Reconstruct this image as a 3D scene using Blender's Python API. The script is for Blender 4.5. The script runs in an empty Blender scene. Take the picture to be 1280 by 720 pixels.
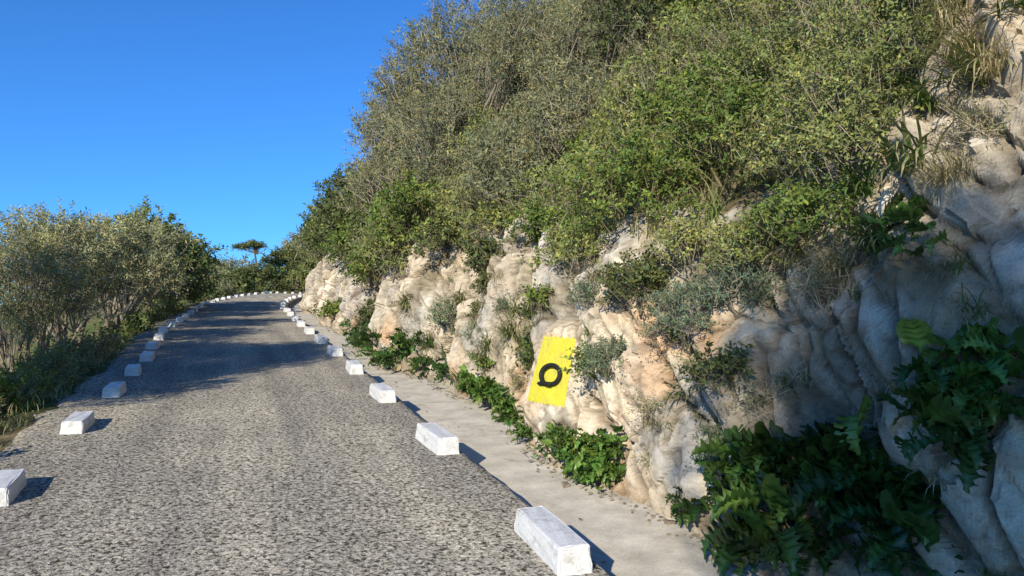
import bpy, math, numpy as np
from mathutils import Vector
from mathutils.bvhtree import BVHTree
rng=np.random.default_rng(7)
CAM=np.array([0,0,1.9])

# ---------------------------------------------------------------- noise
def hsh(ix,iy,iz,seed):
    h=(ix*374761393+iy*668265263+iz*1274126177+seed*974634777)&0xFFFFFFFF
    h=((h^(h>>13))*1274126177)&0xFFFFFFFF
    h=h^(h>>16)
    return (h&0xFFFFFF)/float(0x1000000)
def vnoise(P,seed=0):
    P=np.asarray(P,float); I=np.floor(P).astype(np.int64); f=P-I; f=f*f*(3-2*f)
    r=0
    for dx in(0,1):
        for dy in(0,1):
            for dz in(0,1):
                w=(f[:,0] if dx else 1-f[:,0])*(f[:,1] if dy else 1-f[:,1])*(f[:,2] if dz else 1-f[:,2])
                r=r+w*hsh(I[:,0]+dx,I[:,1]+dy,I[:,2]+dz,seed)
    return r*2-1
def fbm(P,o=4,seed=0):
    r=0;a=1.
    for k in range(o):
        r=r+a*vnoise(P*(2.03**k)+k*7.3,seed+k);a*=.5
    return r/1.9
def chunks(P,seed,amp,tilt,k,flat=.22):
    """fractured blocks: flat tilted faces with chamfered sides meeting in sharp creases"""
    I=np.floor(P).astype(np.int64);n=len(P)
    best=np.full(n,-9.);sec=np.full(n,-9.);bid=np.zeros(n)
    for dx in(-1,0,1):
        for dy in(-1,0,1):
            for dz in(-1,0,1):
                a,b,c=I[:,0]+dx,I[:,1]+dy,I[:,2]+dz
                v=[P[:,j]-((a,b,c)[j]+hsh(a,b,c,seed+11*j)) for j in range(3)]
                an=(hsh(a,b,c,seed+33)-.5)*1.3;co,si=np.cos(an),np.sin(an)
                w1=np.abs(v[1]*co+v[2]*si);w2=np.abs(v[2]*co-v[1]*si)
                dist=np.maximum(np.maximum(w1,w2),.7*(w1+w2))
                f=amp*(hsh(a,b,c,seed+90)-.5)-k*np.maximum(dist-flat,0)-.5*k*v[0]**2
                for j in range(1,3): f=f+tilt*(hsh(a,b,c,seed+70+j)-.5)*2*v[j]
                m=f>best
                sec=np.where(m,best,np.maximum(sec,f));best=np.where(m,f,best)
                bid=np.where(m,hsh(a,b,c,seed+5),bid)
    return best,best-sec,bid
def nrm(a): return a/np.maximum(np.linalg.norm(a,axis=-1,keepdims=True),1e-9)
def sstep(a,b,x):
    t=np.clip((x-a)/(b-a),0,1);return t*t*(3-2*t)

# ---------------------------------------------------------------- layout functions
def cx(Y):
    Y=np.asarray(Y,float)
    q=.0048*np.clip(Y-36,0,54)**2
    return q+np.clip(Y-90,0,None)*.52
def zr(Y):
    Y=np.asarray(Y,float)
    d=np.clip(Y-60,0,26)
    return .0894*Y-.5*.0027*d**2-np.clip(Y-86,0,None)*.0702
def uL(Y): return np.interp(Y,[-20,6,15,24,39,60],[-1.80,-1.76,-1.76,-2.08,-1.85,-1.85])
def u0(Y):
    Y=np.asarray(Y,float)
    return 3.68+.18*np.sin(Y*.55+1)+.12*np.sin(Y*1.37)-.25*sstep(11,16,Y)
def hc(Y): return np.interp(Y,[-20,2.5,3.5,4.0,4.6,6.5,8,9.5,12,15,20,30,45,80],[5.4,5.4,4.4,3.3,2.5,2.2,2.5,2.9,3.1,2.7,2.4,2.2,2.6,2.2])
SL=1.22
def hillz(X,Y):
    u=X-cx(Y);ut=u0(Y)+.28*hc(Y)
    return zr(Y)-.25+np.where(u<ut,np.clip((u-u0(Y))/.28,0,None),hc(Y)+SL*(u-ut))

# ---------------------------------------------------------------- mesh building
def make_mesh(name,V,F,mats,col=None,mi=None,smooth=False):
    V=np.asarray(V,np.float32);F=np.asarray(F,np.int32)
    me=bpy.data.meshes.new(name)
    me.vertices.add(len(V));me.vertices.foreach_set('co',V.ravel())
    k=F.shape[1]
    me.loops.add(F.size);me.loops.foreach_set('vertex_index',F.ravel())
    me.polygons.add(len(F));me.polygons.foreach_set('loop_start',np.arange(0,F.size,k,dtype=np.int32))
    if mi is not None: me.polygons.foreach_set('material_index',np.asarray(mi,np.int32))
    me.polygons.foreach_set('use_smooth',np.full(len(F),smooth,dtype=bool))
    for m in (mats if isinstance(mats,(list,tuple)) else [mats]): me.materials.append(m)
    me.update(calc_edges=True)
    if col is not None:
        a=me.color_attributes.new('col','FLOAT_COLOR','POINT')
        c=np.ones((len(V),4),np.float32);c[:,:3]=col;a.data.foreach_set('color',c.ravel())
    ob=bpy.data.objects.new(name,me);bpy.context.collection.objects.link(ob)
    return ob
class B:
    def __init__(s): s.V=[];s.F=[];s.C=[];s.M=[];s.n=0
    def add(s,V,F,C,mi=0):
        if len(V)==0:return
        C=np.broadcast_to(np.asarray(C,float),(len(V),3))
        s.V.append(V);s.F.append(np.asarray(F)+s.n);s.C.append(C);s.M.append(np.full(len(F),mi));s.n+=len(V)
    def make(s,name,mats,smooth=False):
        return make_mesh(name,np.concatenate(s.V),np.concatenate(s.F),mats,np.concatenate(s.C),np.concatenate(s.M),smooth)

def grid_faces(nr,nc):
    i=np.arange(nr-1)[:,None]*nc+np.arange(nc-1)[None,:]
    i=i.ravel();return np.stack([i,i+1,i+nc+1,i+nc],1)

def leaves(P,D,N,L,W,col):
    S=nrm(np.cross(D,N));N2=np.cross(S,D)
    L=L[:,None];W=W[:,None]
    a=P;b=P+D*L*.45+S*W*.5+N2*W*.18;c=P+D*L-N2*L*.12;d=P+D*L*.45-S*W*.5+N2*W*.18
    V=np.stack([a,b,c,d],1).reshape(-1,3)
    F=np.arange(len(V)).reshape(-1,4)
    return V,F,np.repeat(col,4,0)
def ribbons(P,Q,w,col):
    D=nrm(Q-P);R=nrm(np.cross(D,rng.normal(size=P.shape)))
    w=np.broadcast_to(w,(len(P),))[:,None]
    V=np.stack([P-R*w,P+R*w,Q+R*w*.4,Q-R*w*.4],1).reshape(-1,3)
    return V,np.arange(len(V)).reshape(-1,4),np.broadcast_to(col,(len(V),3))
def tube(path,rad,sides=6):
    path=np.asarray(path,float);k=len(path);T=nrm(np.gradient(path,axis=0))
    A=nrm(np.cross(T,np.array([.31,.7,.2])));Bv=np.cross(T,A)
    an=np.linspace(0,2*np.pi,sides,endpoint=False)
    V=(path[:,None]+np.asarray(rad)[:,None,None]*(np.cos(an)[None,:,None]*A[:,None]+np.sin(an)[None,:,None]*Bv[:,None])).reshape(-1,3)
    F=[]
    for i in range(k-1):
        for j in range(sides):
            j2=(j+1)%sides;F.append([i*sides+j,i*sides+j2,(i+1)*sides+j2,(i+1)*sides+j])
    return V,np.array(F)
def sprigs(b,P0,D,Ln,nl,ll,lw,colbase,spread=.9,outw=None,cvar=.3,stemcol=(.13,.11,.08),lmi=0,smi=1,stemw=.003):
    n=len(P0)
    if n==0:return
    A=nrm(np.cross(D,rng.normal(size=(n,3))));Bv=np.cross(D,A)
    t=(np.arange(nl)+.6)/nl
    ph=np.arange(nl)*2.4+rng.uniform(0,6.28,(n,1))
    droop=np.array([0,0,-1.])*(.18*Ln)[:,None]
    pos=P0[:,None]+D[:,None]*(Ln[:,None,None]*t[None,:,None])+droop[:,None]*(t**2)[None,:,None]
    ld=D[:,None]*(1.05-spread*.6)+spread*(np.cos(ph)[...,None]*A[:,None]+np.sin(ph)[...,None]*Bv[:,None])
    ld=nrm(ld+rng.normal(size=ld.shape)*.25)
    N=nrm(rng.normal(size=ld.shape)*.55+np.array([-.40,-.45,.65])+(0 if outw is None else outw[:,None]*.4))
    br=np.clip(1+rng.normal(size=(n,1,1))*cvar*.8,.4,1.9)*np.clip(1+rng.normal(size=(n,nl,1))*cvar*.6,.5,1.7)
    c=np.asarray(colbase)
    if c.ndim==1:c=np.broadcast_to(c,(n,3))
    yel=rng.uniform(-1,1,(n,nl,1))*np.array([.22,.06,-.12])
    col=np.clip(c[:,None]*br*(1+yel),.005,.9).reshape(-1,3)
    m=n*nl
    V,F,C=leaves(pos.reshape(-1,3),ld.reshape(-1,3),N.reshape(-1,3),ll*rng.uniform(.65,1.25,m),lw*rng.uniform(.7,1.25,m),col)
    b.add(V,F,C,lmi)
    V,F,C=ribbons(P0-D*(Ln*.4)[:,None],P0+D*(Ln*.95)[:,None]+droop*.9,stemw,np.array(stemcol));b.add(V,F,C,smi)

SPEC={ # leaf len, wid, leaves/sprig, sprig len, colour, density, stem colour
 'lentisk':dict(ll=.046,lw=.023,nl=11,sl=.24,col=(.26,.285,.095),den=85,st=(.38,.33,.25)),
 'bright': dict(ll=.052,lw=.027,nl=11,sl=.24,col=(.18,.24,.06),den=80,st=(.26,.22,.13)),
 'olive':  dict(ll=.056,lw=.016,nl=14,sl=.30,col=(.27,.27,.145),den=78,st=(.38,.33,.26)),
 'dark':   dict(ll=.050,lw=.026,nl=11,sl=.24,col=(.12,.145,.055),den=90,st=(.20,.17,.12)),
 'grey':   dict(ll=.034,lw=.014,nl=14,sl=.20,col=(.20,.25,.15),den=130,st=(.32,.29,.22)),
 'heath':  dict(ll=.034,lw=.009,nl=18,sl=.34,col=(.31,.285,.145),den=65,st=(.42,.36,.26)),
}
def crown(b,c,R,spec,dens=1.,cull=True,gap=-.35,seed=None,leafscale=1.,inner=.5,base=None,limbs=9,limbr=.02,lodk=7.,tint=1.):
    s=SPEC[spec];c=np.asarray(c,float);R=np.asarray(R,float)
    seed=int(rng.integers(1e6)) if seed is None else seed
    dist=max(2.,np.linalg.norm(c-CAM));k=max(1.,dist/lodk)**.85*leafscale
    area=4*np.pi*((R[0]*R[1])**1.6/3+(R[0]*R[2])**1.6/3+(R[1]*R[2])**1.6/3)**(1/1.6)
    n=int(area*s['den']*dens/k**2)+12
    d=nrm(rng.normal(size=(n,3)));d[:,2]=np.where(d[:,2]<-.35,-d[:,2],d[:,2]);d=nrm(d)
    lump=fbm(d*2.2+seed%97,3,seed%1000)
    r=(1-inner*rng.random(n)**1.7)*(1+.42*lump)
    P=c+d*R*r[:,None]
    keep=fbm(P*(1.1/max(.6,R.mean()))*1.6,2,5+seed%13)>gap
    if cull: keep&=P[:,2]>hillz(P[:,0],P[:,1])-.05
    P=P[keep];d=d[keep]
    if len(P)==0:return
    D=nrm(d*1.0+np.array([0,0,.45])+rng.normal(size=d.shape)*.5)
    colv=np.array(s['col'])*tint*(1+.26*vnoise(P*1.3,3)[:,None]*np.array([1.2,.9,.7]))
    Ln=s['sl']*rng.uniform(.6,1.35,len(P))*k**.75
    nl=s['nl']
    sprigs(b,P-D*(Ln*.5)[:,None],D,Ln,nl,s['ll']*k,s['lw']*k,colv,outw=d,stemcol=s['st'],stemw=.0028*k)
    # limbs
    base=np.asarray(base if base is not None else c-np.array([0,0,R[2]*.85]),float)
    ids=rng.integers(0,len(P),limbs)
    for i in ids:
        q=P[i];mid=(base+q)/2+rng.normal(size=3)*.12*R.mean()+np.array([0,0,.1*R[2]])
        t=np.linspace(0,1,7)[:,None];path=(1-t)**2*base+2*t*(1-t)*mid+t*t*q
        path[1:-1]+=rng.normal(size=(5,3))*.02*R.mean()
        V,F=tube(path,np.linspace(limbr,limbr*.18,7),5);b.add(V,F,np.array(s['st'])*.9,1)
    m=min(len(P),int(len(P)*.25));j=rng.permutation(len(P))[:m]
    q=P[j];p=base+(q-base)*rng.uniform(.45,.75,(m,1))+rng.normal(size=(m,3))*.08*R.mean()
    V,F,C=ribbons(p,q,.0035*k,np.array(s['st']));b.add(V,F,C,1)

def blades(b,P,az,L,w,rise,col,tip=None,segs=4,mi=0,curl=1.6):
    n=len(P);t=np.linspace(0,1,segs+1)
    H=np.stack([np.cos(az),np.sin(az),np.zeros(n)],1)
    ang=rise[:,None]-curl*t[None]*rng.uniform(.6,1.2,(n,1))
    dx=np.cos(ang);dz=np.sin(ang);st=(L/segs)[:,None]
    X=np.concatenate([np.zeros((n,1)),np.cumsum(dx[:,:-1]*st,1)],1);Z=np.concatenate([np.zeros((n,1)),np.cumsum(dz[:,:-1]*st,1)],1)
    path=P[:,None]+H[:,None]*X[...,None]+np.array([0,0,1.])*Z[...,None]
    S=np.stack([-np.sin(az),np.cos(az),np.zeros(n)],1)
    wd=(w[:,None]*(np.maximum(np.sin(np.pi*(.12+.88*t)),0)**.7+.02)[None])[...,None]*.5
    V=np.stack([path-S[:,None]*wd,path+S[:,None]*wd],2)
    base=(np.arange(n)*(segs+1)*2)[:,None]+np.arange(segs)[None]*2;base=base.ravel()
    F=np.stack([base,base+1,base+3,base+2],1)
    c=np.repeat(np.broadcast_to(col,(n,3)),(segs+1)*2,0).reshape(n,segs+1,2,3).copy()
    if tip is not None:
        tt=(t**2)[None,:,None,None];c=c*(1-tt)+np.asarray(tip)*tt
    b.add(V.reshape(-1,3),F,c.reshape(-1,3),mi)
def tuft(b,p,n,L,w,col,spread=.08,rise=(.7,1.5),tip=None,curl=1.5,toward=None,mi=0):
    P=np.asarray(p)+rng.normal(size=(n,3))*spread*np.array([1,1,.4])
    az=rng.uniform(0,2*np.pi,n) if toward is None else rng.normal(toward,1.0,n)
    c=np.asarray(col)*np.clip(1+rng.normal(size=(n,1))*.25,.4,1.7)
    blades(b,P,az,L*rng.uniform(.5,1.2,n),w*rng.uniform(.6,1.3,n),rng.uniform(*rise,n),c,tip,mi=mi,curl=curl)
# lobed leaf (acanthus)
def lobed(b,p,n,L,col,spread=.1,rise=(.5,1.3),toward=None,lob=7,wid=.34,mi=0):
    segs=28;t=np.linspace(0,1,segs+1);cols=np.array([-1,-.55,0,.55,1.])
    prof=np.sin(np.pi*np.clip(t**.75*.97+.02,0,1))**.8*(.38+.62*np.abs(np.cos(np.pi*lob*t))**.8)*wid
    prof[t<.2]*=.15
    P=np.asarray(p)+rng.normal(size=(n,3))*spread*np.array([1,1,.5])
    az=rng.uniform(0,2*np.pi,n) if toward is None else rng.normal(toward,1.05,n)
    Ls=L*rng.uniform(.5,1.15,n);ri=rng.uniform(*rise,n)
    ang=ri[:,None]-1.9*t[None]*rng.uniform(.5,1.3,(n,1))
    st=(Ls/segs)[:,None]
    X=np.concatenate([np.zeros((n,1)),np.cumsum(np.cos(ang[:,:-1])*st,1)],1);Z=np.concatenate([np.zeros((n,1)),np.cumsum(np.sin(ang[:,:-1])*st,1)],1)
    H=np.stack([np.cos(az),np.sin(az),np.zeros(n)],1);S=np.stack([-np.sin(az),np.cos(az),np.zeros(n)],1)
    tw=rng.normal(0,.4,n);S=nrm(S+np.array([0,0,1.])*tw[:,None])
    U=nrm(np.cross(H,S));U*=np.sign(U[:,2:3])
    path=P[:,None]+H[:,None]*X[...,None]+np.array([0,0,1.])*Z[...,None]
    wx=prof[None,:,None]*Ls[:,None,None]*cols[None,None]
    fold=np.abs(cols)[None,None]*prof[None,:,None]*Ls[:,None,None]*.4*(1+.8*np.sin(t*np.pi*lob*2)[None,:,None])
    V=path[:,:,None]+S[:,None,None]*wx[...,None]+U[:,None,None]*fold[...,None]
    V=V+H[:,None,None]*(np.abs(cols)[None,None,:,None]*prof[None,:,None,None]*Ls[:,None,None,None]*.45)
    V+=rng.normal(size=V.shape)*.0025
    nc=5;one=grid_faces(segs+1,nc)
    F=(one[None]+(np.arange(n)*(segs+1)*nc)[:,None,None]).reshape(-1,4)
    c=np.repeat(np.asarray(col)*np.clip(1+rng.normal(size=(n,1))*.3,.4,1.8)*(1+rng.uniform(-1,1,(n,1))*np.array([.3,.05,0])),(segs+1)*nc,0).reshape(n,segs+1,nc,3).copy()
    c[:,:,2]*=1.5
    b.add(V.reshape(-1,3),F,c.reshape(-1,3),mi)

# ---------------------------------------------------------------- materials
class NT:
    def __init__(s,name):
        s.m=bpy.data.materials.new(name);s.m.use_nodes=True;s.t=s.m.node_tree;s.t.nodes.clear()
        s.out=s.n('ShaderNodeOutputMaterial')
    def n(s,t,**k):
        x=s.t.nodes.new(t)
        for a,v in k.items(): setattr(x,a,v)
        return x
    def l(s,a,b): s.t.links.new(a,b)
    def pos(s): return s.n('ShaderNodeNewGeometry').outputs['Position']
    def noise(s,scale,detail=4,rough=.55,vec=None,dist=0):
        x=s.n('ShaderNodeTexNoise');x.inputs['Scale'].default_value=scale;x.inputs['Detail'].default_value=detail
        x.inputs['Roughness'].default_value=rough;x.inputs['Distortion'].default_value=dist
        s.l(vec if vec else s.pos(),x.inputs['Vector']);return x.outputs['Fac']
    def ramp(s,f,st):
        x=s.n('ShaderNodeValToRGB');e=x.color_ramp.elements
        while len(e)<len(st): e.new(.5)
        for i,(p,c) in enumerate(st):
            e[i].position=p;e[i].color=(*c,1) if len(c)==3 else c
        s.l(f,x.inputs[0]);return x.outputs[0]
    def mix(s,f,a,b,mode='MIX'):
        x=s.n('ShaderNodeMix',data_type='RGBA',blend_type=mode)
        for v,i in((f,0),(a,6),(b,7)):
            if isinstance(v,(int,float)): x.inputs[i].default_value=v
            elif isinstance(v,tuple): x.inputs[i].default_value=(*v,1)
            else: s.l(v,x.inputs[i])
        return x.outputs[2]
    def math(s,op,a,b=0.):
        x=s.n('ShaderNodeMath',operation=op)
        for v,i in((a,0),(b,1)):
            if isinstance(v,(int,float)): x.inputs[i].default_value=v
            else: s.l(v,x.inputs[i])
        return x.outputs[0]
    def bump(s,h,st=1.,d=.02,prev=None):
        x=s.n('ShaderNodeBump');x.inputs['Strength'].default_value=st;x.inputs['Distance'].default_value=d
        s.l(h,x.inputs['Height'])
        if prev: s.l(prev,x.inputs['Normal'])
        return x.outputs[0]
    def bsdf(s,col,rough=.8,normal=None,spec=.3):
        x=s.n('ShaderNodeBsdfPrincipled')
        if isinstance(col,tuple): x.inputs['Base Color'].default_value=(*col,1)
        else: s.l(col,x.inputs['Base Color'])
        x.inputs['Roughness'].default_value=rough
        x.inputs['Specular IOR Level'].default_value=spec
        if normal: s.l(normal,x.inputs['Normal'])
        s.l(x.outputs[0],s.out.inputs[0]);return x
    def diffuse(s,col,normal=None,rough=.5):
        x=s.n('ShaderNodeBsdfDiffuse')
        if isinstance(col,tuple): x.inputs[0].default_value=(*col,1)
        else: s.l(col,x.inputs[0])
        x.inputs[1].default_value=rough
        if normal: s.l(normal,x.inputs['Normal'])
        s.l(x.outputs[0],s.out.inputs[0]);return x

def mat_leaf(name,rough=None,spec=.35,trans=.22):
    t=NT(name);a=t.n('ShaderNodeVertexColor',layer_name='col')
    p=t.bsdf(a.outputs[0],rough,None,spec) if rough else t.diffuse(a.outputs[0],None,0.)
    tr=t.n('ShaderNodeBsdfTranslucent');c=t.mix(1.,a.outputs[0],(1.25,1.35,.6),'MULTIPLY');t.l(c,tr.inputs[0])
    m=t.n('ShaderNodeMixShader');m.inputs[0].default_value=trans
    t.l(p.outputs[0],m.inputs[1]);t.l(tr.outputs[0],m.inputs[2]);t.l(m.outputs[0],t.out.inputs[0]);return t.m
def mat_bark(name):
    t=NT(name);a=t.n('ShaderNodeVertexColor',layer_name='col')
    t.diffuse(a.outputs[0],None,0.);return t.m
LEAF=mat_leaf('leaf');GLOSS=mat_leaf('glossy_leaf',.34,.5,.22);BARK=mat_bark('bark');DRY=mat_leaf('dry_grass_blade')

def mat_rock():
    t=NT('limestone')
    a=t.n('ShaderNodeVertexColor',layer_name='col')
    P=t.pos();mp=t.n('ShaderNodeMapping');mp.inputs['Rotation'].default_value=(.95,0,0);mp.inputs['Scale'].default_value=(1,.7,1.3);t.l(P,mp.inputs[0])
    n1=t.noise(8,6,.60,mp.outputs[0]);n2=t.noise(70,3,.6)
    c=t.mix(1.,a.outputs[0],t.ramp(n1,[(.30,(.62,.57,.50)),(.45,(.95,.93,.90)),(.70,(1.18,1.17,1.15))]),'MULTIPLY')
    c=t.mix(1.,c,t.ramp(n2,[(.3,(.80,.78,.75)),(.6,(1.06,1.06,1.05))]),'MULTIPLY')
    h=t.math('ADD',n1,t.math('MULTIPLY',n2,.15))
    t.diffuse(c,t.bump(h,.7,.035),.4);return t.m
ROCK=mat_rock()

def mat_road():
    t=NT('worn_chipping_asphalt')
    n1=t.noise(30,3,.6,None,.6);n2=t.noise(110,1,.6)
    c=t.ramp(n1,[(.38,(.065,.06,.048)),(.46,(.30,.28,.235)),(.56,(.48,.445,.375)),(.68,(.66,.62,.53))])
    c=t.mix(1.,c,t.ramp(n2,[(.3,(.70,.70,.70)),(.7,(1.2,1.2,1.2))]),'MULTIPLY')
    c=t.mix(1.,c,t.ramp(t.noise(.6,4,.6),[(.3,(.78,.78,.79)),(.7,(1.12,1.1,1.06))]),'MULTIPLY')
    st=t.n('ShaderNodeMapping');st.inputs['Scale'].default_value=(2.2,.12,1);t.l(t.pos(),st.inputs[0])
    c=t.mix(1.,c,t.ramp(t.noise(1,2,.5,st.outputs[0]),[(.35,(.80,.80,.82)),(.65,(1.12,1.11,1.08))]),'MULTIPLY')
    t.diffuse(c,t.bump(n1,.85,.033),.7);return t.m
def mat_concrete(name,base,var=.22,sc=3.):
    t=NT(name);d=tuple(x*(1-var) for x in base);l=tuple(x*(1+var) for x in base)
    c=t.ramp(t.noise(sc,5,.65),[(.3,d),(.7,l)])
    n=t.noise(50,3,.6)
    c=t.mix(1.,c,t.ramp(n,[(.3,(.85,.85,.85)),(.7,(1.1,1.1,1.1))]),'MULTIPLY')
    c=t.mix(t.ramp(t.noise(1.6,4,.7,None,1),[(.55,(0,0,0)),(.72,(.5,.5,.5))]),c,(.22,.19,.14))
    t.diffuse(c,t.bump(n,.3,.006),.5);return t.m
def mat_paint(name,base,dirt,amt):
    t=NT(name)
    c=t.mix(t.ramp(t.noise(7,6,.75),[(amt,(0,0,0)),(amt+.18,(.8,.8,.8))]),base,dirt)
    n=t.noise(40,4,.65)
    c=t.mix(1.,c,t.ramp(n,[(.3,(.86,.86,.86)),(.7,(1.05,1.05,1.05))]),'MULTIPLY')
    t.bsdf(c,.7,t.bump(n,.5,.01),.3);return t.m
def mat_ground():
    t=NT('soil');n=t.noise(2.5,7,.7);c=t.ramp(n,[(.3,(.10,.085,.05)),(.5,(.20,.165,.09)),(.7,(.32,.26,.16))])
    c=t.mix(t.ramp(t.noise(.5,4,.7),[(.42,(0,0,0)),(.55,(.9,.9,.9))]),c,(.10,.13,.045))
    t.diffuse(c,t.bump(n,.8,.2),.5);return t.m
ROAD=mat_road();GUT=mat_concrete('gutter_concrete',(.47,.44,.375));GROUND=mat_ground()
WHITE=mat_paint('white_masonry_paint',(.85,.84,.80),(.42,.37,.29),.53)
YEL=mat_paint('yellow_paint',(.76,.68,.06),(.50,.42,.17),.54);BLK=mat_paint('black_rubber',(.02,.02,.02),(.06,.055,.05),.6)

# ---------------------------------------------------------------- ground sheet
Ys=np.concatenate([np.arange(-40,60,.5),np.arange(60,140,1.5),np.arange(140,420,14)])
us=np.concatenate([-np.geomspace(420,4,40),np.arange(-3.8,4.6,.2),[5.5,7]])
YY,UU=np.meshgrid(Ys,us,indexing='ij')
def ground_z(u,Y):
    far=sstep(52,78,Y);P=np.stack([u*.5,Y*.5,0*u],-1).reshape(-1,3)
    n=fbm(P,4,3).reshape(u.shape)
    ds=np.clip(-2.75-u,0,None)
    dr=ds*.8*(1-far)+far*(.04*ds+.9*np.clip(ds-26,0,None))
    side=sstep(-1.9,-2.6,u);z=-.012-.35*sstep(1.7,2.1,u)-.05*side-dr
    return zr(Y)+z+n*np.where(u<-2.2,.10+.25*sstep(-3,-6,u),0.)
ZZ=ground_z(UU,YY)
make_mesh('ground',np.stack([UU+cx(YY),YY,ZZ],-1).reshape(-1,3),grid_faces(len(Ys),len(us))[:,::-1],GROUND,smooth=True)
# sea
t=NT('sea_water');c=(.02,.09,.20);t.bsdf(c,.25,t.bump(t.noise(.08,4),.3,1.),.5)
S=60000.;g=np.linspace(-S,S,9);A,Bb=np.meshgrid(g,g,indexing='ij')
make_mesh('sea',np.stack([A,Bb,0*A-150],-1).reshape(-1,3),grid_faces(9,9),t.m)

# road
Yr=np.concatenate([np.arange(-12,30,.12),np.arange(30,130,.6)])
ur=np.concatenate([[-2.42,-2.36],np.linspace(-2.3,2.2,26),[2.3,2.34,2.36]])
YY,UU=np.meshgrid(Yr,ur,indexing='ij');Z=zr(YY)+0.006*vnoise(np.stack([UU*1.5,YY*1.5,0*UU],-1).reshape(-1,3),4).reshape(UU.shape)
U2=UU+cx(YY)
eL=fbm(np.stack([0*Yr,Yr*2.2,0*Yr],-1),4,9)*.16;eR=fbm(np.stack([0*Yr+5,Yr*3.1,0*Yr],-1),4,19)*.045
U2=U2+np.where(UU<-2.25,eL[:,None],0)+np.where(UU>2.25,eR[:,None],0)
U2+=(uL(YY)+1.83)*sstep(0,-2.3,UU)
Z[:,0]-=.14;Z[:,1]-=.03;Z[:,-2]-=.05;Z[:,-1]-=.33
make_mesh('road',np.stack([U2,YY,Z],-1).reshape(-1,3),grid_faces(len(Yr),len(ur))[:,::-1],ROAD,smooth=True)
# gutter path
ug=np.linspace(2.2,4.3,16);YY,UU=np.meshgrid(Yr,ug,indexing='ij')
Z=zr(YY)-.25+.03*sstep(2.9,3.7,UU)+.012*vnoise(np.stack([UU*1.2,YY*1.2,0*UU],-1).reshape(-1,3),14).reshape(UU.shape)
make_mesh('gutter_pavement',np.stack([UU+cx(YY),YY,Z],-1).reshape(-1,3),grid_faces(len(Yr),len(ug))[:,::-1],GUT,smooth=True)

# ---------------------------------------------------------------- hillside with rock face
PY,PH=8.32,.80
ys=[-14.]
while ys[-1]<150:
    y=ys[-1];ys.append(y+(.12 if y<1 else .012+.0024*y))
ys=np.array(ys)
NC=180
fc=np.linspace(0,1,NC);ds=np.concatenate([np.linspace(.04,2.5,40),np.geomspace(2.6,60,26)])
nY=len(ys);nv=len(fc)+len(ds)
H=np.zeros((nY,nv));U=np.zeros((nY,nv))
hcy=hc(ys)[:,None];u0y=u0(ys)[:,None]
H[:,:NC]=-.15+(hcy+.15)*fc;U[:,:NC]=u0y+.28*(hcy)*fc
U[:,NC:]=u0y+.28*hcy+ds*.634;H[:,NC:]=hcy+ds*.634*SL
Yg=np.repeat(ys[:,None],nv,1)
P=np.stack([U+cx(Yg),Yg,H-.25+zr(Yg)],-1).reshape(-1,3)
cl=np.concatenate([np.ones(NC),1-sstep(.1,1.8,ds)])[None].repeat(nY,0).ravel()
topf=np.concatenate([1-.4*sstep(.8,1,fc),np.full(len(ds),.6)])[None].repeat(nY,0).ravel()
Pn=P.copy()
ca,sa=math.cos(.95),math.sin(.95)
q=np.stack([P[:,0],(P[:,1]*ca+P[:,2]*sa),(-P[:,1]*sa+P[:,2]*ca)],1)
q+=.08*np.stack([vnoise(P*1.3,50),vnoise(P*1.3,51),vnoise(P*1.3,52)],1)+.008*np.stack([vnoise(P*6,53),vnoise(P*6,54),vnoise(P*6,55)],1)
d1,e1,r1=chunks(q/np.array([1.3,1.4,.75]),1,.36,.46,.55,.32)
d2,e2,r2=chunks(q/np.array([.55,.66,.36])+3,2,.17,.27,.30,.30)
d3,e3,r3=chunks(q/np.array([.22,.26,.15])+7,3,.055,.10,.11,.28)
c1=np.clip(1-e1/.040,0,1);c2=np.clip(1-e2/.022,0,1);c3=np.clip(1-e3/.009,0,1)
d=d1+d2+d3-.09*c1-.04*c2-.010*c3+.20*fbm(P*.45,3,33)+.015*fbm(P*2.2,3,35)+.005*fbm(P*12,2,36)
Hr=H.ravel();yy=P[:,1]
g=np.exp(-(((yy-PY)/.62)**8+((Hr-PH-.1)/.72)**8))
d=d*(1-g)+g*(.16+.42*(yy-PY)+.02*fbm(P*1.5,3,77)+.008*fbm(P*9,3,78)+.12*d3)
foot=np.clip(Hr/.5+.4,.25,1)*topf
dd=d*(cl*.9+.1)*foot+(1-cl)*.25*fbm(P*.8,3,41)
Nn=nrm(np.stack([-1+.35*(1-cl),-.12*np.ones(len(P)),.25+.5*(1-cl)],1))
P=P+Nn*dd[:,None]
# rock colour per vertex: mineral tones, then darker in cracks and towards the foot
def lerp(a,b,t): return a*(1-t[:,None])+np.asarray(b)*t[:,None]
base=np.broadcast_to(np.array([.60,.525,.41]),P.shape).copy()
base=lerp(base,(.76,.70,.59),sstep(-.1,.4,fbm(q*1.1,4,201)))
base=lerp(base,(.42,.37,.30),sstep(.12,.5,fbm(q*1.4+9,4,211))*.75)
base=lerp(base,(.60,.37,.20),sstep(.12,.45,fbm(q*.8+4,5,221))*.7)
base=lerp(base,(.46,.45,.42),sstep(.02,.36,fbm(Pn*.9+2,5,231))*.8)
base=base*(1+.25*(r1-.5)+.30*(r2-.5)+.22*(r3-.5))[:,None]
base=lerp(base,(.22,.19,.15),sstep(.22,.46,fbm(Pn*4.5,4,241))*.6)
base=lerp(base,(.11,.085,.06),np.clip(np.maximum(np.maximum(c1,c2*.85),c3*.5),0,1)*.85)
base=lerp(base,(.34,.28,.20),sstep(.35,-.1,Hr)*.6)
tan=sstep(5.6,4.4,Pn[:,1])*sstep(-.25,.35,fbm(Pn*.8,3,251)); base=lerp(base,(.44,.36,.26),tan*.5)
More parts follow.
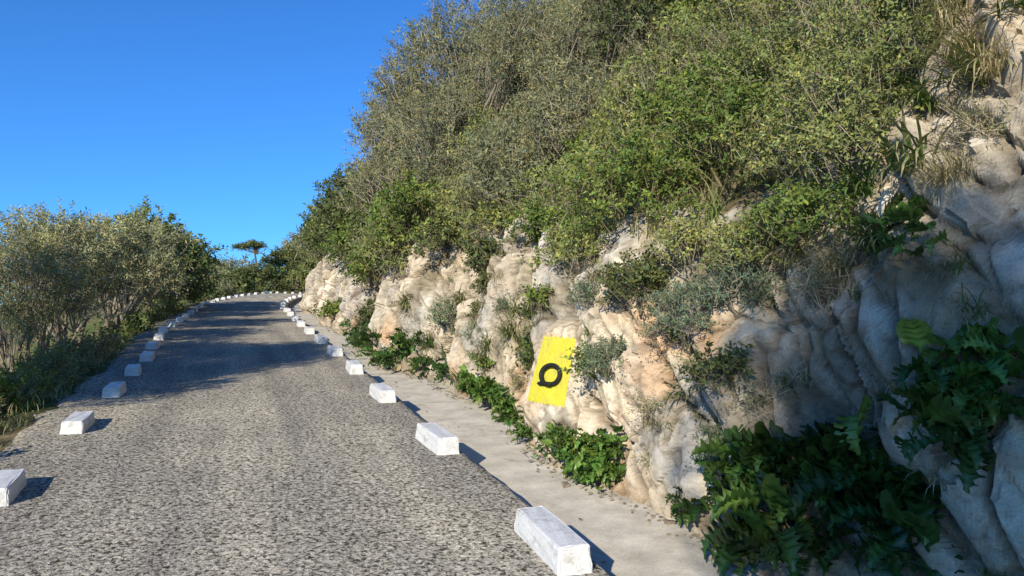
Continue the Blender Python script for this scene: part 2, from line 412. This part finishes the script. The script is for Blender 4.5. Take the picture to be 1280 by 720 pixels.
soiln=fbm(Pn*3,4,261)[:,None];soil=np.clip(np.array([.17,.145,.085])*(1+.7*soiln),.03,.5)
out=fbm(Pn*.7,3,61)
rm=np.clip(cl+.75*(out>.28)*(1-cl)+.7*fbm(Pn*2.2,4,271),0,1);rm=sstep(.3,.6,rm)
ledge=sstep(.12,.45,fbm(Pn*1.2+5,4,281))*sstep(.8,2.0,Hr)*.65
rm=rm*(1-ledge)
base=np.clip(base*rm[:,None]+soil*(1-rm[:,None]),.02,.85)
F=grid_faces(nY,nv)[:,::-1]
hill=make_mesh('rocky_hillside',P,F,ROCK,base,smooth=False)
bvh=BVHTree.FromPolygons([tuple(v) for v in P.tolist()],F.tolist())
def cliff(Y,h,dirv=(1,0,0),x0=None):
    z=float(zr(Y))+h
    o=Vector((float(cx(Y))+1.0 if x0 is None else x0,Y,z))
    l,n,i,dst=bvh.ray_cast(o,Vector(dirv).normalized())
    if l is None: return np.array([float(cx(Y))+4.2,Y,z]),np.array([-1,0,0.])
    n=np.array(n); n=n if n[0]<0 else -n
    return np.array(l),n

# ---------------------------------------------------------------- white kerb blocks
def kerb_block(X,Y,seed,L=.86,W=.25,Hh=.20,yaw=0.):
    r=np.random.default_rng(seed)
    import bmesh
    bm=bmesh.new();bmesh.ops.create_cube(bm,size=1)
    for v in bm.verts:
        v.co.x*=W*(1 if v.co.z<0 else .86);v.co.y*=L*(1 if v.co.z<0 else .95);v.co.z=(v.co.z+.5)*Hh-.02
    bmesh.ops.bevel(bm,geom=bm.edges[:],offset=.018,segments=2,affect='EDGES',profile=.6)
    bmesh.ops.subdivide_edges(bm,edges=bm.edges[:],cuts=2,use_grid_fill=True)
    for v in bm.verts:
        v.co+=Vector(r.normal(size=3)*.0028)
    me=bpy.data.meshes.new('white_kerb_block');bm.to_mesh(me);bm.free();me.materials.append(WHITE)
    ob=bpy.data.objects.new('white_kerb_block',me);bpy.context.collection.objects.link(ob)
    sl=math.atan((float(zr(Y+.2))-float(zr(Y-.2)))/.4)
    hd=math.atan((float(cx(Y+.2))-float(cx(Y-.2)))/.4)
    ob.location=(X,Y,float(zr(Y))-.005);ob.rotation_euler=(sl,r.normal()*.02,-hd+yaw+r.normal()*.035)
RY=[-1.5,1.7,4.87,8.12,11.35,14.5,17.5]+list(np.arange(20.6,98,3.05))
for i,y in enumerate(RY): kerb_block(float(cx(y))+2.1+rng.normal()*.03,y,100+i,L=.86*rng.uniform(.92,1.05))
LY=[-.5,2.2,4.7,7.15,9.85,12.35,14.6,16.8]+list(np.arange(19.1,98,2.35))
for i,y in enumerate(LY): kerb_block(float(cx(y))+float(uL(y))+.05+rng.normal()*.03,y,300+i,L=.64*rng.uniform(.9,1.08),W=.24,Hh=.165)

# ---------------------------------------------------------------- yellow patch & ring on rock
C,_=cliff(PY,PH);D=np.array([.85,.53,0]);Wv=np.array([.53,-.85,0])
def drape(a,h,off):
    o=C-D*1.6+Wv*a+np.array([0,0,h])
    l,n,i,dst=bvh.ray_cast(Vector(o),Vector(D))
    l=np.array(l) if l is not None else C+Wv*a
    return l-D*off
na,nh=56,70;V=[]
for j in range(nh):
    h=-.41+.80*j/(nh-1)
    for i in range(na):
        a=(i/(na-1)-.5);e=abs(a)*2
        w=.66-.10*j/(nh-1)
        rag=.010*e**6*(math.sin(j*.9)+math.sin(j*2.3+(1 if a>0 else 4)));ragh=.010*abs(2*j/(nh-1)-1)**6*(math.sin(i*.8)+math.sin(i*1.9+2))
        V.append(drape(a*w+math.copysign(rag,a)+.09*(j/(nh-1)-.5),h+ragh-.03*a,.006))
make_mesh('yellow_paint_marking',V,grid_faces(nh,na),YEL,smooth=False)
pts=[(-.215,-.175,.03),(-.17,-.178,.035),(-.10,-.175,.04)]
for a in np.linspace(-1.9,5.0,70): pts.append((.03+.155*math.cos(a),-.06+.115*math.sin(a),.035+.006*(a+1.9)))
path=np.array([drape(*p) for p in pts])
for _ in range(3): path[1:-1]=(path[:-2]+path[1:-1]+path[2:])/3
rr=np.full(len(pts),.028);rr[0]=rr[-1]=.001
V,F=tube(path,rr,8);make_mesh('black_rubber_ring',V,F,BLK,smooth=True)

# ---------------------------------------------------------------- vegetation: hillside shrubs
LM=[LEAF,BARK]
def hp(Y,u,up): X=float(cx(Y))+u; return np.array([X,Y,float(hillz(X,Y))+up])
def ut(Y): return float(u0(Y)+.28*hc(Y))
hs=B()
def scatter(b,Y0,Y1,v0,v1,sp,rad,specs,**kw):
    y=Y0
    while y<Y1:
        v=v0
        while v<v1:
            yy=y+rng.uniform(-.5,.5)*sp;vv=max(v0*.8,v+rng.uniform(-.5,.5)*sp)
            r=rng.uniform(*rad);s=specs[int(rng.integers(len(specs)))]
            u=ut(yy)+vv*.634;c=hp(yy,u,r*.35)
            hd=math.hypot(c[0],c[1])
            if (c[2]-r-1.9)/hd<.60 and math.degrees(math.atan2(c[0],c[1]))<64:
                crown(b,c,(r,r,r*rng.uniform(.7,1.0)),s,**kw)
            v+=sp
        y+=sp
scatter(hs,4.9,12,.45,8,1.2,(.6,.95),['lentisk','lentisk','bright','heath'],dens=1.0)
for (Y,v,r,s) in [(6.6,2.3,.8,'lentisk'),(7.4,2.9,.8,'heath'),(7.9,2.0,.7,'bright'),(6.9,3.6,.9,'lentisk'),(5.9,3.0,.8,'heath'),(5.0,1.0,.5,'lentisk'),(4.7,2.4,.7,'lentisk'),(4.9,3.6,.8,'heath')]:
    crown(hs,hp(Y,ut(Y)+v*.634,r*.35),(r,r,r*.85),s)
scatter(hs,12,30,.5,11,1.8,(.9,1.4),['lentisk','bright','olive','olive','heath','dark'],dens=1.1)
scatter(hs,30,62,.7,11,2.8,(1.3,2.0),['lentisk','olive','dark','dark'],dens=1.2)
scatter(hs,62,110,.3,14,4.4,(1.8,3.0),['olive','dark','lentisk'],dens=1.2)
hs.make('hillside_shrubs',LM)

def tree(name,base,lobes,spec,trunk=.09,stems=3,cull=False,dens=1.,gap=-.3,inner=.75,**kw):
    b=B();base=np.asarray(base,float)
    for (c,R) in lobes:
        crown(b,c,R,spec,dens=dens,cull=cull,gap=gap,base=base+(np.asarray(c)-base)*.5-np.array([0,0,.1]),limbs=10,limbr=trunk*.35,inner=inner,**kw)
    for i,(c,R) in enumerate(lobes):
        q=base+(np.asarray(c)-base)*.75;t=np.linspace(0,1,9)[:,None]
        mid=(base+q)/2+np.array([0,0,.25])+rng.normal(size=3)*.2
        path=(1-t)**2*(base-np.array([0,0,.3])+rng.normal(size=3)*.06)+2*t*(1-t)*mid+t*t*q
        path[1:-1]+=rng.normal(size=(7,3))*.035
        V,F=tube(path,np.linspace(trunk,trunk*.3,9),8);b.add(V,F,np.array([.22,.185,.145]),1)
    return b.make(name,LM)
z=lambda Y:float(zr(Y))
tree('wild_olive_tree',hp(17.5,4.6,0),[((4.7,17.2,z(17)+4.9),(1.5,1.6,1.9)),((5.3,18,z(17)+7.3),(1.6,1.7,1.9)),((4.4,19.2,z(19)+6.3),(1.4,1.6,2.3)),((6.0,15.6,z(16)+6.6),(1.5,1.5,1.6)),((5.2,16,z(16)+3.9),(1.0,1.2,1.2)),((6.6,17,z(17)+8.0),(1.3,1.4,1.3))],'olive',dens=1.05,leafscale=.8)
tree('wild_olive_tree',hp(14,5.8,0),[((6.6,13.6,z(14)+6.4),(1.3,1.4,1.2)),((7.6,14.4,z(14)+7.6),(1.4,1.4,1.2)),((7.6,12.6,z(13)+6.9),(1.2,1.2,1.1))],'olive',dens=1.,leafscale=.85)
tree('wild_olive_tree',hp(23,4.6,0),[((4.5,23,z(23)+5.4),(1.4,1.8,2.2)),((5.4,25,z(25)+6.6),(1.6,1.8,1.8)),((4.7,27,z(27)+4.6),(1.3,1.6,1.6))],'olive',dens=1.05,leafscale=.85)
tree('holm_oak_tree',hp(31,4.3,0),[((4.1,30,z(30)+3.5),(1.2,1.6,1.5)),((4.4,32,z(32)+4.6),(1.5,1.8,1.7)),((4.2,34,z(34)+3.4),(1.4,1.8,1.5))],'dark',dens=1.3)
tree('holm_oak_tree',hp(46,4.9,0),[((5.2,44,z(44)+4.6),(1.8,2.4,2.0)),((5.9,50,z(50)+4.8),(1.9,2.6,2.0)),((7,57,z(57)+4.4),(2.,2.6,2.2))],'dark',dens=1.3)
def ltree(name,X,Y,top,r,spec='olive',n=4,low=.8,**kw):
    gz=float(ground_z(np.array([[X-float(cx(Y))]]),np.array([[Y]]))[0,0])
    lob=[]
    for i in range(n):
        f=i/(n-1);a=i*2.4+Y
        lob.append(((X+r*.45*math.cos(a),Y+r*.6*math.sin(a),z(Y)+low+(top-low-r*.55)*f),(r*rng.uniform(.62,.85),r*rng.uniform(.7,.95),r*rng.uniform(.6,.75))))
    tree(name,(X,Y,gz),lob,spec,**kw)
ltree('olive_tree',-4.95,9.6,5.2,1.35,gap=-.5,dens=1.4,n=6,low=1.2)
ltree('olive_tree',-5.3,12.0,5.0,1.35,gap=-.5,dens=1.2,n=6,low=1.2)
ltree('olive_tree',-4.0,17.0,2.8,1.35,gap=-.06,dens=.75,low=.6,tint=1.35,leafscale=.8,trunk=.06,n=5)
ltree('olive_tree',-4.0,20.3,3.1,1.5,gap=-.10,dens=.9,tint=1.3,low=1.0,leafscale=.85,trunk=.08,n=5)
ltree('olive_tree',-3.5,24.5,3.3,1.6,gap=-.15,low=1.4,dens=1.0,tint=1.3,leafscale=.9,trunk=.10)
ltree('olive_tree',-3.9,29.5,3.4,1.7,gap=-.2,dens=1.2,tint=1.3)
ltree('holm_oak_tree',-3.0,34.5,3.8,1.9,'dark',dens=1.3,tint=1.5)
ltree('holm_oak_tree',-3.1,39,4.0,1.9,'dark',dens=1.3,tint=1.5)
ltree('olive_tree',-3.95,-8.4,8.6,2.1,'olive',n=8,low=5.4,gap=-.06,dens=1.05,leafscale=.6)
# distant mass of trees beyond the bend
fb=B()
for (u,Y,r,s) in [(-3.5,52,1.0,'dark'),(-4,58,1.2,'olive'),(-4,64,1.3,'dark'),(-5,70,1.6,'dark'),(-8,72,2.,'olive'),(-6,78,2.,'dark'),(-10,80,2.6,'olive'),(-14,82,2.6,'dark'),(-4.5,84,2.0,'lentisk'),(-5,92,2.4,'dark'),(-9,96,2.6,'olive'),(-18,90,3,'dark'),(-12,104,3.,'dark'),(-5,104,3,'olive'),(-22,104,3,'olive')]:
    X=u+float(cx(Y));gz=float(ground_z(np.array([[u]]),np.array([[Y]]))[0,0])
    crown(fb,(X,Y,gz+r*.6),(r*1.2,r*1.2,r),s,dens=1.3,cull=False)
for (X,Y,zc,r,s) in [(4.2,102,8.8,2.2,'olive'),(6.0,101,11.0,3.0,'dark'),(8.6,100,13.4,3.0,'olive'),(11,99,15.0,3.4,'dark'),(6.6,104,13.0,2.2,'olive'),(13.5,102,17,3.5,'olive'),(5.5,98,7.0,2.2,'lentisk'),(8,97,8.8,2.8,'dark'),(11,96,10.2,3.,'olive'),(7.5,99,11.2,2.4,'dark')]:
    crown(fb,(X,Y,zc),(r*1.2,r,r),s,dens=1.3,cull=False)
fb.make('distant_trees',LM)
pb=B();py=95.;pz=z(py)
for (dx,dy,dz,rx,rz) in [(0,0,0,1.2,.40),(-1.3,.3,-.25,.85,.32),(1.0,-.2,.0,.9,.36),(.2,.8,.3,.8,.3)]:
    crown(pb,(1.2+dx,py+dy,pz+6.4+dz),(rx,rx,rz),'dark',dens=1.3,cull=False,gap=-.25,base=(2.0,py,pz+5.4),limbs=7,limbr=.06,lodk=16,tint=1.4)
t=np.linspace(0,1,8)[:,None];path=np.array([3.6,py,pz-1.5])*(1-t)+np.array([1.6,py,pz+6.1])*t;path[:,0]-=np.sin(t[:,0]*3.1)*.3
V,F=tube(path,np.linspace(.2,.1,8),8);pb.add(V,F,(.14,.10,.07),1);pb.make('umbrella_pine_tree',LM)

# ---------------------------------------------------------------- plants on the rock
cp=B()
for (Y,h,r,s) in [(5.8,1.5,.38,'grey'),(5.3,1.75,.3,'grey'),(6.9,1.1,.28,'grey'),(6.6,1.75,.4,'dark'),(5.0,1.2,.25,'dark'),(9.7,2.6,.35,'bright'),(11,2.75,.5,'bright'),(13,2.7,.6,'lentisk'),(12.4,2.2,.4,'dark'),(15,2.4,.7,'dark'),(18,2.2,.8,'lentisk'),(21,2,.8,'bright'),(24,1.9,.9,'dark'),(20,.8,.5,'dark'),(28,.5,.5,'bright'),(8,2.1,.35,'lentisk'),(8.8,2.3,.35,'lentisk'),(4.2,1.9,.3,'heath'),(4.6,2.3,.4,'bright'),(5.2,2.1,.4,'lentisk'),(6.0,2.1,.4,'lentisk'),(4.2,2.9,.4,'lentisk'),(3.9,3.6,.35,'lentisk'),(3.5,4.3,.38,'heath'),(3.75,4.6,.4,'lentisk'),(3.3,3.0,.22,'heath'),(10.2,.9,.22,'dark'),(14.2,1.1,.4,'grey')]:
    p,n=cliff(Y,h);crown(cp,p+n*r*.35,(r,r*1.1,r*.85),s,dens=1.1,cull=False,limbs=6,limbr=.008,gap=-.5)
for i in range(30):
    Y=rng.uniform(3.4,13);h=rng.uniform(.3,2.4);r=rng.uniform(.10,.22)
    if abs(Y-PY)<1.0 and abs(h-PH)<.8: continue
    p,n=cliff(Y,h);crown(cp,p+n*r*.3,(r,r*1.1,r*.8),['dark','grey','bright','heath'][i%4],dens=1.1,cull=False,limbs=4,limbr=.005,gap=-.5)
cp.make('rock_shrubs',LM)
gt=B();straw=(.50,.42,.25);gg=(.17,.23,.07);gd=(.12,.18,.055)
for (Y,h,n,L,w,c,tp) in [(10.6,1.0,150,.5,.012,gg,straw),(10.9,1.3,120,.5,.012,gg,straw),(11.5,.7,120,.5,.012,gg,straw),(10.1,1.5,80,.35,.01,straw,None),(12.4,1.0,120,.5,.014,gg,straw),(5.95,.85,24,.3,.022,(.08,.14,.03),None),(3.95,2.2,120,.45,.014,gg,straw),(4.3,2.0,140,.4,.009,straw,None),(4.9,2.1,160,.45,.008,straw,None),(5.3,2.2,120,.4,.008,straw,None),(3.6,2.7,50,.5,.02,gd,straw),(3.4,3.3,60,.5,.018,gd,straw),(3.8,3.2,70,.4,.014,gg,None),(3.6,4.0,80,.45,.014,gd,straw),(4.2,2.6,60,.45,.018,gd,None),(3.3,4.2,80,.4,.012,gg,straw),(3.1,3.7,60,.5,.018,gd,straw),(3.5,3.5,150,.4,.007,straw,None),(3.7,3.8,150,.4,.007,straw,None),(3.25,3.3,150,.4,.007,straw,None),(3.4,4.5,120,.45,.012,gg,straw),(11,2.7,40,.55,.028,gg,None),(11.3,2.5,30,.5,.028,gg,None),(3.4,2.6,200,.35,.006,straw,None),(7.2,1.9,100,.35,.007,straw,None),(8.3,1.9,100,.4,.007,straw,None),(6.3,.5,60,.25,.008,straw,None),(9.5,1.2,60,.25,.007,gg,straw),(13.6,1.4,120,.4,.014,gg,straw),(16,1.2,120,.5,.018,gg,straw)]:
    p,nn=cliff(Y,h);tuft(gt,p,n,L,w,c,spread=.06,tip=tp,toward=math.pi*1.08,rise=(.3,1.4),curl=1.9)
for i in range(110):
    Y=rng.uniform(2.8,15);h=rng.uniform(.1,2.5)
    if abs(Y-PY)<.9 and abs(h-PH)<.75: continue
    p,nn=cliff(Y,h);tuft(gt,p,int(rng.integers(15,60)),rng.uniform(.12,.32),.008,[gg,straw,gd][i%3],spread=.04,tip=straw,toward=math.pi*1.08,rise=(.2,1.4),curl=1.9)
for i in range(130):
    Y=rng.uniform(4.2,14);v=rng.uniform(0,6)
    p=hp(Y,ut(Y)+v*.634,.0);l,n,_,_=bvh.find_nearest(Vector(p));p=np.array(l)
    tuft(gt,p,50,rng.uniform(.35,.8),.007 if i%3 else .02,straw if i%2 else gg,spread=.12,rise=(.8,1.6),curl=1.2,tip=straw)
gt.make('grass_tussocks',[DRY])
# acanthus
ac=B();G1=(.05,.10,.022);G2=(.09,.17,.035)
for (Y,h,n,L,c) in [(5.1,.2,14,.30,G1),(4.9,.4,14,.36,G2),(4.7,.5,16,.42,G2),(4.4,.3,16,.46,G2),(4.35,.6,16,.46,G1),(4.1,.6,18,.48,G2),(3.8,.5,18,.48,G1),(4.5,.05,14,.44,G1),(4.05,.1,16,.46,G1),(3.8,.75,14,.44,G1),(3.6,.3,14,.46,G1),(3.6,.6,14,.44,G1),(5.4,.05,10,.28,G1),(3.15,1.35,14,.36,G2),(3.3,1.2,14,.36,G2),(2.95,1.2,14,.36,G2),(2.8,1.45,14,.36,G2),(3.05,1.05,12,.36,G1),(3.1,1.55,12,.34,G2),(3.7,2.35,12,.25,G2),(3.55,2.2,10,.25,G2)]:
    p,nn=cliff(Y,h);lobed(ac,p+nn*.05,n,L,c,toward=math.pi*1.1,spread=.10,rise=(.1,1.4))
ac.make('acanthus_plant',[GLOSS],smooth=True)
fp=B()
for i in range(66):
    Y=rng.uniform(11.8,24) if i<58 else rng.uniform(24,36);p,nn=cliff(Y,rng.uniform(-.15,.50))
    if i%3: lobed(fp,p+nn*.05,16,.29,G2 if i%2 else G1,toward=math.pi*1.1,spread=.18,rise=(.4,1.4),lob=4)
    else: tuft(fp,p,80,.42,.016,(.09,.15,.04),spread=.14,toward=math.pi*1.08,rise=(.4,1.5))
for Y,L in [(6.85,.18),(6.95,.2),(7.1,.2),(7.25,.18),(7.9,.12),(8.8,.12),(10.3,.2),(10.7,.22),(11.3,.24),(11.8,.24)]:
    for k in range(5):
        p,nn=cliff(Y+rng.normal()*.1,rng.uniform(-.15,.2));lobed(fp,p+nn*.06,20,L,(.115,.20,.04),toward=math.pi*1.1,spread=.09,rise=(.5,1.5),lob=4)
fp.make('verge_plants',[GLOSS],smooth=True)
lv=B()
for i in range(420):
    Y=rng.uniform(4,45) if i>150 else rng.uniform(7,18);u=-2.5-abs(rng.normal())*.9-.1*(Y>20)
    gz=float(ground_z(np.array([[u]]),np.array([[Y]]))[0,0]);p=(u+float(cx(Y))+float(uL(Y))+1.83,Y,gz)
    tuft(lv,p,34,rng.uniform(.10,.30),.008,gg if rng.random()<.7 else straw,spread=.12,rise=(.7,1.6),tip=straw)
lv.make('verge_grass',[DRY])
lb=B()
for i in range(120):
    Y=rng.uniform(8,40) if i>60 else rng.uniform(7.5,18);u=-2.75-abs(rng.normal())*1.1;gz=float(ground_z(np.array([[u]]),np.array([[Y]]))[0,0]);r=rng.uniform(.22,.50)
    crown(lb,(u+float(cx(Y)),Y,gz+r*.4),(r,r,r),['bright','grey','olive','lentisk'][i%4],cull=False,dens=.8,limbs=4,limbr=.008)
lb.make('verge_shrubs',LM)
sb=B();cube=np.array([[x,y,zz] for x in(-1,1) for y in(-1,1) for zz in(-1,1)],float)*.5;cf=np.array([[0,1,3,2],[4,6,7,5],[0,4,5,1],[2,3,7,6],[0,2,6,4],[1,5,7,3]])
for i in range(1300):
    k=rng.random()
    if k<.82: Y=rng.uniform(2,30);u=u0(Y)-abs(rng.normal())*.12;zz=zr(Y)-.215
    elif k<.85: Y=rng.uniform(2,25);u=rng.uniform(2.45,3.6);zz=zr(Y)-.235
    else: Y=rng.uniform(4,25);u=-2.3-abs(rng.normal())*.3;zz=zr(Y)-.03
    s=rng.uniform(.008,.028)*(2.2 if rng.random()<.05 else 1)
    V=(cube+rng.normal(size=(8,3))*.17)*s*np.array([1.2,1,.7])+np.array([float(u),Y,float(zz)]);sb.add(V,cf,np.array([.4,.34,.26])*rng.uniform(.5,1.1))
sb.make('loose_stones',[BARK])

# ---------------------------------------------------------------- light, sky, camera
EL=math.radians(21);AZ=math.radians(217.7)
w=bpy.data.worlds.new('World');bpy.context.scene.world=w;w.use_nodes=True;nt=w.node_tree
bg=nt.nodes['Background'];sky=nt.nodes.new('ShaderNodeTexSky');sky.sky_type='NISHITA';sky.sun_disc=False
sky.sun_elevation=EL;sky.sun_rotation=AZ;sky.altitude=300;sky.air_density=1.0;sky.dust_density=.2;sky.ozone_density=2.5
mx=nt.nodes.new('ShaderNodeMix');mx.data_type='RGBA';mx.blend_type='MULTIPLY';mx.inputs[0].default_value=1;mx.inputs[7].default_value=(.40,1.04,1.85,1)
nt.links.new(sky.outputs[0],mx.inputs[6]);nt.links.new(mx.outputs[2],bg.inputs[0]);bg.inputs[1].default_value=.108
sd=bpy.data.lights.new('sun','SUN');sd.energy=5;sd.angle=math.radians(.5);sd.color=(1,.90,.72)
so=bpy.data.objects.new('sun',sd);bpy.context.collection.objects.link(so)
tow=Vector((math.sin(AZ)*math.cos(EL),math.cos(AZ)*math.cos(EL),math.sin(EL)))
so.rotation_euler=tow.to_track_quat('Z','Y').to_euler();so.location=(-10,-10,20)
cd=bpy.data.cameras.new('camera');cd.sensor_width=36;cd.lens=26;cd.clip_end=200000;cd.clip_start=.05
co=bpy.data.objects.new('camera',cd);bpy.context.collection.objects.link(co);co.location=(0,0,1.9)
co.rotation_euler=(math.radians(94.02),0,math.radians(-20.28));bpy.context.scene.camera=co
vs=bpy.context.scene.view_settings;vs.view_transform='Standard';vs.look='None';vs.exposure=0
